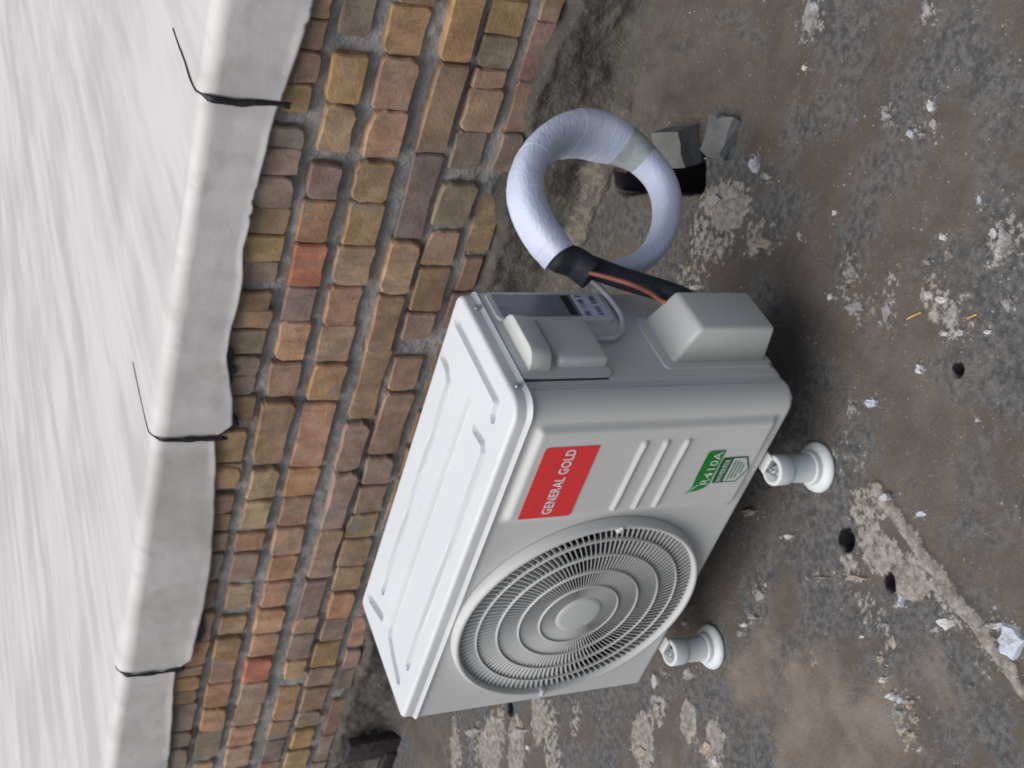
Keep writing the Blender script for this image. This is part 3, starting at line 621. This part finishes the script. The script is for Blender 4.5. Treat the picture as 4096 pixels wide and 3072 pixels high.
def text_obj(name, body, x0, x1, z0, z1, y, mat, parent, bold=.0, spacing=1.0, shear=0.0):
    cu = bpy.data.curves.new(name, 'FONT'); cu.body = body; cu.size = 1.0; cu.offset = bold; cu.space_character = spacing; cu.resolution_u = 3; cu.shear = shear
    t = bpy.data.objects.new(name, cu); S.collection.objects.link(t); dg = bpy.context.evaluated_depsgraph_get()
    me = bpy.data.meshes.new_from_object(t.evaluated_get(dg)); bpy.data.objects.remove(t); bpy.data.curves.remove(cu)
    co = np.array([v.co[:] for v in me.vertices]); a = co.min(0); b = co.max(0)
    for v in me.vertices:
        u = (v.co.x - a[0]) / (b[0] - a[0]); q = (v.co.y - a[1]) / (b[1] - a[1]); v.co = (x0 + (x1 - x0) * u, y, ZO + z0 + (z1 - z0) * q)
    return add(name, me, mat, parent)
YF = -.0105
lab = flat_poly('brand_label', rrect(.558, .7205, .3635, .4615, (.006, .002, .006, .002)), YF - .0010, M_RED, unit)
text_obj('lettering', 'GENERAL GOLD', .5665, .7145, .4035, .4220, YF - .0014, M_WHITE, lab, .022, 1.08)
bd = flat_poly('refrigerant_badge', [(.5890, .1475), (.5935, .1380), (.5945, .1285), (.5975, .1195), (.6020, .1120), (.6070, .1075), (.6130, .1060), (.6925, .1060), (.6925, .1330), (.6905, .1385), (.6860, .1410), (.6260, .1405), (.6140, .1395), (.6075, .1385), (.6020, .1400), (.5950, .1440)], YF - .0010, M_GREEN, unit)
text_obj('lettering', 'R410A', .6105, .6890, .1095, .1265, YF - .0014, M_PALEGR, bd, .012, 1.1)
flat_poly('leaf_vein', [(.5935, .1440), (.6020, .1345), (.6100, .1275), (.6108, .1290), (.6030, .1362), (.5945, .1450)], YF - .0014, M_PALEGR, bd)
iv = flat_poly('inverter_badge', [(.6120, .0985), (.6135, .1010), (.6700, .1030), (.6735, .1000), (.6735, .0520), (.6440, .0350), (.6120, .0500)], YF - .0010, M_DGREEN, unit)
text_obj('lettering', 'INVERTER', .6155, .6700, .0850, .0955, YF - .0014, M_PALEGR, iv, .02, 1.05)
sh_ = flat_poly('shield', [(.6150, .0790), (.6710, .0790), (.6710, .0540), (.6440, .0385), (.6150, .0520)], YF - .0013, M_PALEGR, iv)
for (a, b, zc) in ((.6190, .6660, .0730), (.6210, .6640, .0660), (.6240, .6610, .0590), (.6330, .6540, .0520)):
    flat_poly('small_print', [(a, zc - .0016), (b, zc - .0016), (b, zc + .0016), (a, zc + .0016)], YF - .0017, M_GREYPR, sh_)

# things on the side panel
XS = UW
def side_poly(name, pts, x0, x1, mat, parent, bev=.0012):
    n = len(pts); bm = bmesh.new(); A = [bm.verts.new((x0, y, z + ZO)) for y, z in pts]; B = [bm.verts.new((x1, y, z + ZO)) for y, z in pts]
    bm.faces.new(A); bm.faces.new(B[::-1])
    for i in range(n): bm.faces.new((A[i], B[i], B[(i + 1) % n], A[(i + 1) % n]))
    if bev:
        top = [e for e in bm.edges if abs(e.verts[0].co.x - x1) < 1e-6 and abs(e.verts[1].co.x - x1) < 1e-6]
        bmesh.ops.bevel(bm, geom=top, offset=bev, segments=2, profile=.5, affect='EDGES')
    return bm_obj(name, bm, mat, parent, False)
arcp = lambda cy, cz, r, a0, a1, n=6: [(cy + r * math.cos(math.radians(a0 + (a1 - a0) * k / n)), cz + r * math.sin(math.radians(a0 + (a1 - a0) * k / n))) for k in range(n + 1)]
plate = side_poly('handle_plate', [(.277, .498)] + [(.062, .498)] + arcp(.074, .348, .012, 180, 270) + arcp(.125, .316, .020, 90, 30, 4) + arcp(.205, .318, .056, 195, 270, 6) + [(.277, .262)], XS - .002, XS + .0035, M_PLAS, unit, .0015)
side_poly('label_boss', arcp(.264, .482, .008, 0, 90) + arcp(.210, .478, .012, 90, 180) + arcp(.214, .288, .020, 180, 270) + arcp(.266, .275, .006, 270, 360), XS + .003, XS + .0085, M_PLAS, plate, .003)
side_poly('plate_seam', [(.0620, .4985), (.0585, .4985), (.0585, .345), (.0620, .345)], XS - .0018, XS - .0006, M_DARK, plate, 0)
np_ = side_poly('nameplate', [(.266, .480), (.2075, .480), (.2075, .331), (.266, .331)], XS + .0082, XS + .0092, M_NAME, plate, 0)
side_poly('nameplate_strip', [(.263, .352), (.2105, .352), (.2105, .337), (.263, .337)], XS + .0088, XS + .0095, M_INK, np_, 0)
bc = side_poly('barcode_label', [(.267, .3275), (.204, .3275), (.204, .274), (.267, .274)], XS + .0082, XS + .0094, M_TAPE, plate, 0)
rb = random.Random(5); vs_ = []; fs = []
for (za, zb) in ((.3235, .3125), (.298, .287)):
    yy = .2625
    while yy > .209:
        wd = rb.choice((.0009, .0016, .003)); q = len(vs_)
        if rb.random() < .75: vs_ += [(XS + .0097, yy, ZO + za), (XS + .0097, yy - wd, ZO + za), (XS + .0097, yy - wd, ZO + zb), (XS + .0097, yy, ZO + zb)]; fs.append((q, q + 1, q + 2, q + 3))
        yy -= wd + rb.choice((.0009, .0018))
mesh_obj('barcode', vs_, fs, M_INK, bc)
# grab lip: a rounded shelf, and the terminal cover below it
bm = bmesh.new(); outl = [(.076, 0.0)] + [(.100 - .024 * math.cos(a), .036 * math.sin(a)) for a in np.linspace(0.15, math.pi / 2, 6)] + [(.170 + .026 * math.sin(a), .036 * math.cos(a)) for a in np.linspace(0, math.pi / 2 - .15, 6)] + [(.196, 0.0)]
A = [bm.verts.new((XS + .002 + d, y, ZO + .484)) for y, d in outl]; B = [bm.verts.new((XS + .002 + d * .86, y, ZO + .446)) for y, d in outl]; n = len(outl)
bm.faces.new(A); bm.faces.new(B[::-1])
for i in range(n): bm.faces.new((A[i], B[i], B[(i + 1) % n], A[(i + 1) % n]))
bmesh.ops.bevel(bm, geom=[e for e in bm.edges if e.calc_length() > 0], offset=.0035, segments=2, profile=.5, affect='EDGES', clamp_overlap=True)
bm_obj('grab_lip', bm, M_PLAS, plate)
rbox('terminal_cover', (XS - .004, .083, ZO + .337), (XS + .0215, .190, ZO + .430), .0095, M_PLAS, plate, 4)
for (y, z) in ((.240, .512), (.047, .5135)):
    lathe('screw', [(.0, .0040), (.0034, .0034), (.0046, .0008), (.0058, .0006), (.0058, -.001)], (XS + .0022, y, ZO + z), 'x', M_STEEL, unit, 12)
lathe('screw', [(.0, .0046), (.0034, .0040), (.0048, .0010), (.0066, .0008), (.0066, -.001)], (XS - .001, .083, ZO + .013), 'x', M_STEEL, unit, 12)
# valve cover: a box hood with sloping top
bm = bmesh.new()
A = [bm.verts.new((XS - .002, y, ZO + z)) for y, z in ((.092, .016), (.209, .016), (.209, .209), (.092, .209))]; B = [bm.verts.new((XS + .071, y, ZO + z)) for y, z in ((.097, .024), (.199, .024), (.199, .176), (.097, .176))]
bm.faces.new(A); bm.faces.new(B[::-1])
for i in range(4): bm.faces.new((A[i], B[i], B[(i + 1) % 4], A[(i + 1) % 4]))
bmesh.ops.bevel(bm, geom=[e for e in bm.edges if max(v.co.x for v in e.verts) > XS + .05], offset=.008, segments=4, profile=.5, affect='EDGES')
vc = bm_obj('valve_cover', bm, M_PLAS, unit)
side_poly('valve_flange', rrect(.078, .214, .006, .226, .010), XS - .002, XS + .0022, M_PLAS, unit, .001)

# feet: mounting lug, bolt and plastic damper
def make_foot(x, y, first):
    f = lathe('foot', [(.0, .0), (.0445, .0), (.0457, .0012), (.0457, .0040), (.0448, .0065), (.0415, .0100), (.0365, .0128), (.0325, .0142), (.0312, .0148), (.0308, .0165), (.0303, .0235), (.0295, .0252), (.0268, .0258), (.0262, .0270), (.0250, .0500), (.0238, .0720), (.0240, .0728), (.0268, .0736), (.0274, .0755), (.0274, .1010), (.0262, .1035), (.0190, .1037), (.0185, .0900), (.0, .0895)], (x, y, 0.0), 'z', M_FOOT, unit, 40)
    lathe('bolt', [(.0, .1130), (.0048, .1130), (.0050, .1040), (.0095, .1035), (.0098, .0950), (.0140, .0945), (.0140, .0890)], (x, y, 0.0), 'z', M_STEEL, f, 6, False)
    return f
for (x, y) in ((.130, -.022), (.645, -.022), (.130, .305), (.645, .305)):
    make_foot(x, y, False)
    s = -1 if y < 0 else 1; yi = .01 if y < 0 else UD - .01
    rbox('foot_bracket', (x - .020, min(yi, y - s * .010), ZO - .0064), (x + .020, max(yi, y - s * .010), ZO - .0030), .0012, M_BODY, unit, 1)

# ------------------------------------------------------------------ coil of taped pipes behind the unit
AZ = math.radians(68); H3 = np.array([math.cos(AZ), math.sin(AZ), 0]); N3 = np.array([-H3[1], H3[0], 0]); P3 = np.array([.83, .27, 0])
coil = thing('pipe_coil', 'loop of refrigerant pipe wrapped in bluish white tape behind the outdoor unit', 'pipe coil', (*(P3[:2] + H3[:2] * .2), 0))
# centre line read off the photo on the loop's upright plane: (column, row, half thickness, half width, offset along the axis)
CL = [(2238, 1030, .0270, .034, -.016), (2158, 925, .0285, .036, -.015), (2108, 810, .0285, .038, -.013), (2105, 700, .0280, .042, -.011), (2152, 605, .0275, .050, -.009), (2235, 548, .0270, .058, -.007), (2330, 535, .0265, .060, -.005),
      (2430, 558, .0262, .056, -.002), (2520, 600, .0245, .044, .002), (2590, 655, .0238, .033, .006), (2645, 730, .0238, .031, .010), (2668, 820, .0235, .030, .013), (2655, 920, .0225, .029, .017), (2605, 1010, .0205, .026, .021), (2525, 1066, .0180, .023, .024), (2430, 1092, .0165, .020, .027)]
CP = catmull([np.concatenate([hit_plane(px, py, P3 + N3 * o, N3), [t, wd]]) for (px, py, t, wd, o) in CL], 8)
def coil_seg(name, i0, i1, mat, grow=0.0):
    q = CP[i0:i1 + 1]; return tube(name, [p_[:3] for p_ in q], [p_[3] + grow for p_ in q], mat, coil, 22, N3, [(p_[4] + grow) / (p_[3] + grow) for p_ in q], True, 0.0)
coil_seg('tape_wrap', 0, 60, M_TAPE); coil_seg('grey_tape', 60, 70, M_GTAPE, -.0006); coil_seg('tape_wrap', 70, len(CP) - 1, M_TAPE, .0004)
for (a, b) in ((4, 6), (17, 21), (28, 31), (44, 49), (54, 58), (74, 77), (86, 90), (101, 104)):
    coil_seg('tape_turn', a, b, M_TAPE, .0006)
J = CP[0][:3]
foamL = catmull([J + (CP[3][:3] - J) * .12, J, np.array([.852, .290, ZO + .296]), np.array([.850, .262, ZO + .2475]), np.array([.847, .214, ZO + .152]), np.array([.838, .170, ZO + .105])], 8)
tube('foam_insulation', foamL, [float(np.interp(i, [0, 8, 16, 24, len(foamL) - 1], [.0240, .0250, .0195, .0185, .0185])) for i in range(len(foamL))], M_FOAM, coil, 16, N3, 1.1)
cuff = catmull([J + (foamL[10] - J) * .05, foamL[12] + np.array([0, -.004, -.003]), hit_x(2368, 1100, .851)], 6)
tube('foam_cuff', cuff, .0225, M_FOAM, coil, 16, N3, 1.25)
cop = catmull([hit_x(2355, 1090, .866), hit_x(2440, 1112, .868), hit_x(2530, 1140, .868), hit_x(2600, 1172, .860), hit_x(2650, 1205, .848), np.array([.840, .190, ZO + .135])], 8)
tube('copper_pipe', cop, .0042, M_COPPER, coil, 10)
cab = catmull([J + np.array([.0, .0, -.01]), np.array([.832, .322, ZO + .312]), np.array([.822, .298, ZO + .282]), np.array([.812, .274, ZO + .262]), np.array([.8085, .245, ZO + .254]), np.array([.8085, .205, ZO + .255]), np.array([.8085, .170, ZO + .272]), np.array([.8085, .150, ZO + .300]), np.array([.810, .148, ZO + .340])], 8)
tag(tube('power_cable', cab, .0052, M_CABLE, None, 10), 'thin pale grey cable curving down the side of the unit to its handle', 'cable')

# ------------------------------------------------------------------ small things on the floor
def chunk(name, c, dims, rot, seed, mat, parent=None, rough=.12, col=None):
    r = random.Random(seed); bm = bmesh.new(); bmesh.ops.create_cube(bm, size=1.0); bmesh.ops.subdivide_edges(bm, edges=list(bm.edges), cuts=2, use_grid_fill=True)
    M_ = Matrix.Translation(c) @ Matrix.Rotation(rot[2], 4, 'Z') @ Matrix.Rotation(rot[1], 4, 'Y') @ Matrix.Rotation(rot[0], 4, 'X')
    for v in bm.verts:
        k = Vector((v.co.x * (1 + r.uniform(-rough, rough)), v.co.y * (1 + r.uniform(-rough, rough)), v.co.z * (1 + r.uniform(-rough, rough))))
        v.co = M_ @ Vector((k.x * dims[0], k.y * dims[1], k.z * dims[2]))
    o = bm_obj(name, bm, mat, parent, False)
    if col: o.color = (*col, 1)
    return o
tag(chunk('concrete_block', (.872, .690, .018), (.075, .085, .07), (.10, -.30, .55), 3, M_CONC, None, .06), 'grey concrete block lying at the edge of the dark drain slot', 'concrete block')
tag(chunk('plaster_chunk', (.952, .590, .008), (.075, .065, .035), (.1, .2, .4), 4, M_CONC, None, .16), 'broken grey plaster chunk in front of the concrete block', 'plaster chunk')
br = thing('steel_bracket', 'dark rusty steel bracket at the wall foot on the far left', 'bracket', (-1.60, .87, 0))
ua, ub = hit_y(1480, 3032, .90), hit_y(1480, 2962, .90); zt_ = hit_y(1388, 3000, .90)[2]; zb0, zb1 = hit_y(1582, 3050, .89)[2], hit_y(1528, 3050, .89)[2]
rbox('upright', (ua[0], .890, 0.0), (ub[0], .925, zt_), .006, M_RUST, br, 2)
rbox('bar', (ua[0] - .5, .884, max(.002, zb0)), (ua[0] + .03, .914, zb1), .004, M_RUST, br, 2)
def flake(c, ex, ey, seed, th):
    r = random.Random(seed); n = 11; out = []
    for k in range(n):
        a = 2 * math.pi * k / n + r.uniform(-.2, .2); q = r.uniform(.55, 1.1); out.append(ex * math.cos(a) * q + ey * math.sin(a) * q)
    vs_ = [c + p_ - np.array([0, 0, .003]) for p_ in out] + [c + p_ * .86 + np.array([0, 0, th * r.uniform(.5, 1.1)]) for p_ in out] + [c + p_ * r.uniform(.35, .55) + np.array([0, 0, th * r.uniform(.6, 1.5)]) for p_ in out] + [c + np.array([0, 0, th])]
    fs = [(k, (k + 1) % n, n + (k + 1) % n, n + k) for k in range(n)] + [(n + k, n + (k + 1) % n, 2 * n + (k + 1) % n, 2 * n + k) for k in range(n)] + [(2 * n + k, 2 * n + (k + 1) % n, 3 * n) for k in range(n)]
    return new_mesh('plaster_flake', vs_, fs)
for i, (px, py, sw, shh, col) in enumerate(FL):
    c = hit_z(px, py); a = hit_z(px + sw * .5, py) - c; b = hit_z(px, py + shh * .5) - c; r = random.Random(900 + i)
    c = np.array([c[0], c[1], floor_h(c[0], c[1])]); a[2] = 0; b[2] = 0
    o = add('plaster_flake', flake(c, a, b, 300 + i, r.uniform(.003, .0075)), M_FLAKE, floor); v = r.uniform(.85, 1.08); o.color = (*[x * v for x in col], 1)
# countless crumbs of plaster and grit
rc = random.Random(77); vs_ = []; fs = []; near_fl = [(px + rc.gauss(0, sw * .55), py + rc.gauss(0, shh * .55)) for (px, py, sw, shh, col) in FL for _ in range(int((sw + shh) / 5))]
for i in range(5500 + len(near_fl)):
    px, py = near_fl[i - 5500] if i >= 5500 else (rc.uniform(1700, 4096), rc.uniform(0, 3072)); c = hit_z(px, py)
    if not (-1.8 < c[0] < 1.7 and -.8 < c[1] < .93): continue
    z = floor_h(c[0], c[1])
    if z < -.02: continue
    s_ = rc.uniform(.0006, .0024) * (1.7 if i >= 5500 else 1) * (1.6 if rc.random() < .08 else 1); q = len(vs_)
    for k in range(4): a = k * math.pi / 2 + rc.uniform(-.5, .5); vs_.append((c[0] + s_ * math.cos(a) * rc.uniform(.5, 1.2), c[1] + s_ * math.sin(a) * rc.uniform(.5, 1.2), z - .001))
    vs_.append((c[0] + rc.uniform(-.3, .3) * s_, c[1] + rc.uniform(-.3, .3) * s_, z + s_ * rc.uniform(.5, 1)))
    fs += [(q + k, q + (k + 1) % 4, q + 4) for k in range(4)]
cr = mesh_obj('grit', vs_, fs, M_FLAKE, None); cr['kind'] = 'stuff'; cr['label'] = 'pale crumbs of plaster and grit scattered over the floor'; cr.color = (.42, .41, .39, 1)
for (px, py, L_, lb) in ((3652, 1262, .034, 'longer yellow straw on the floor nearer the outdoor unit'), (3884, 1265, .020, 'shorter yellow straw on the floor farther from the outdoor unit')):
    c = hit_z(px, py); d = np.array([.6, -.8, 0]) * L_ / 2; z = floor_h(c[0], c[1]) + .003
    e0, e1 = hit_z(px - 26, py + 12) - c, hit_z(px + 26, py - 12) - c; u = (e1 - e0) / np.linalg.norm(e1 - e0); u[2] = 0
    tag(tube('straw', [np.array([c[0], c[1], z]) - u * L_ / 2, np.array([c[0], c[1], z + .001]), np.array([c[0], c[1], z]) + u * L_ / 2], .0017, M_STRAW, None, 6), lb, 'straw', 'straws on the floor')
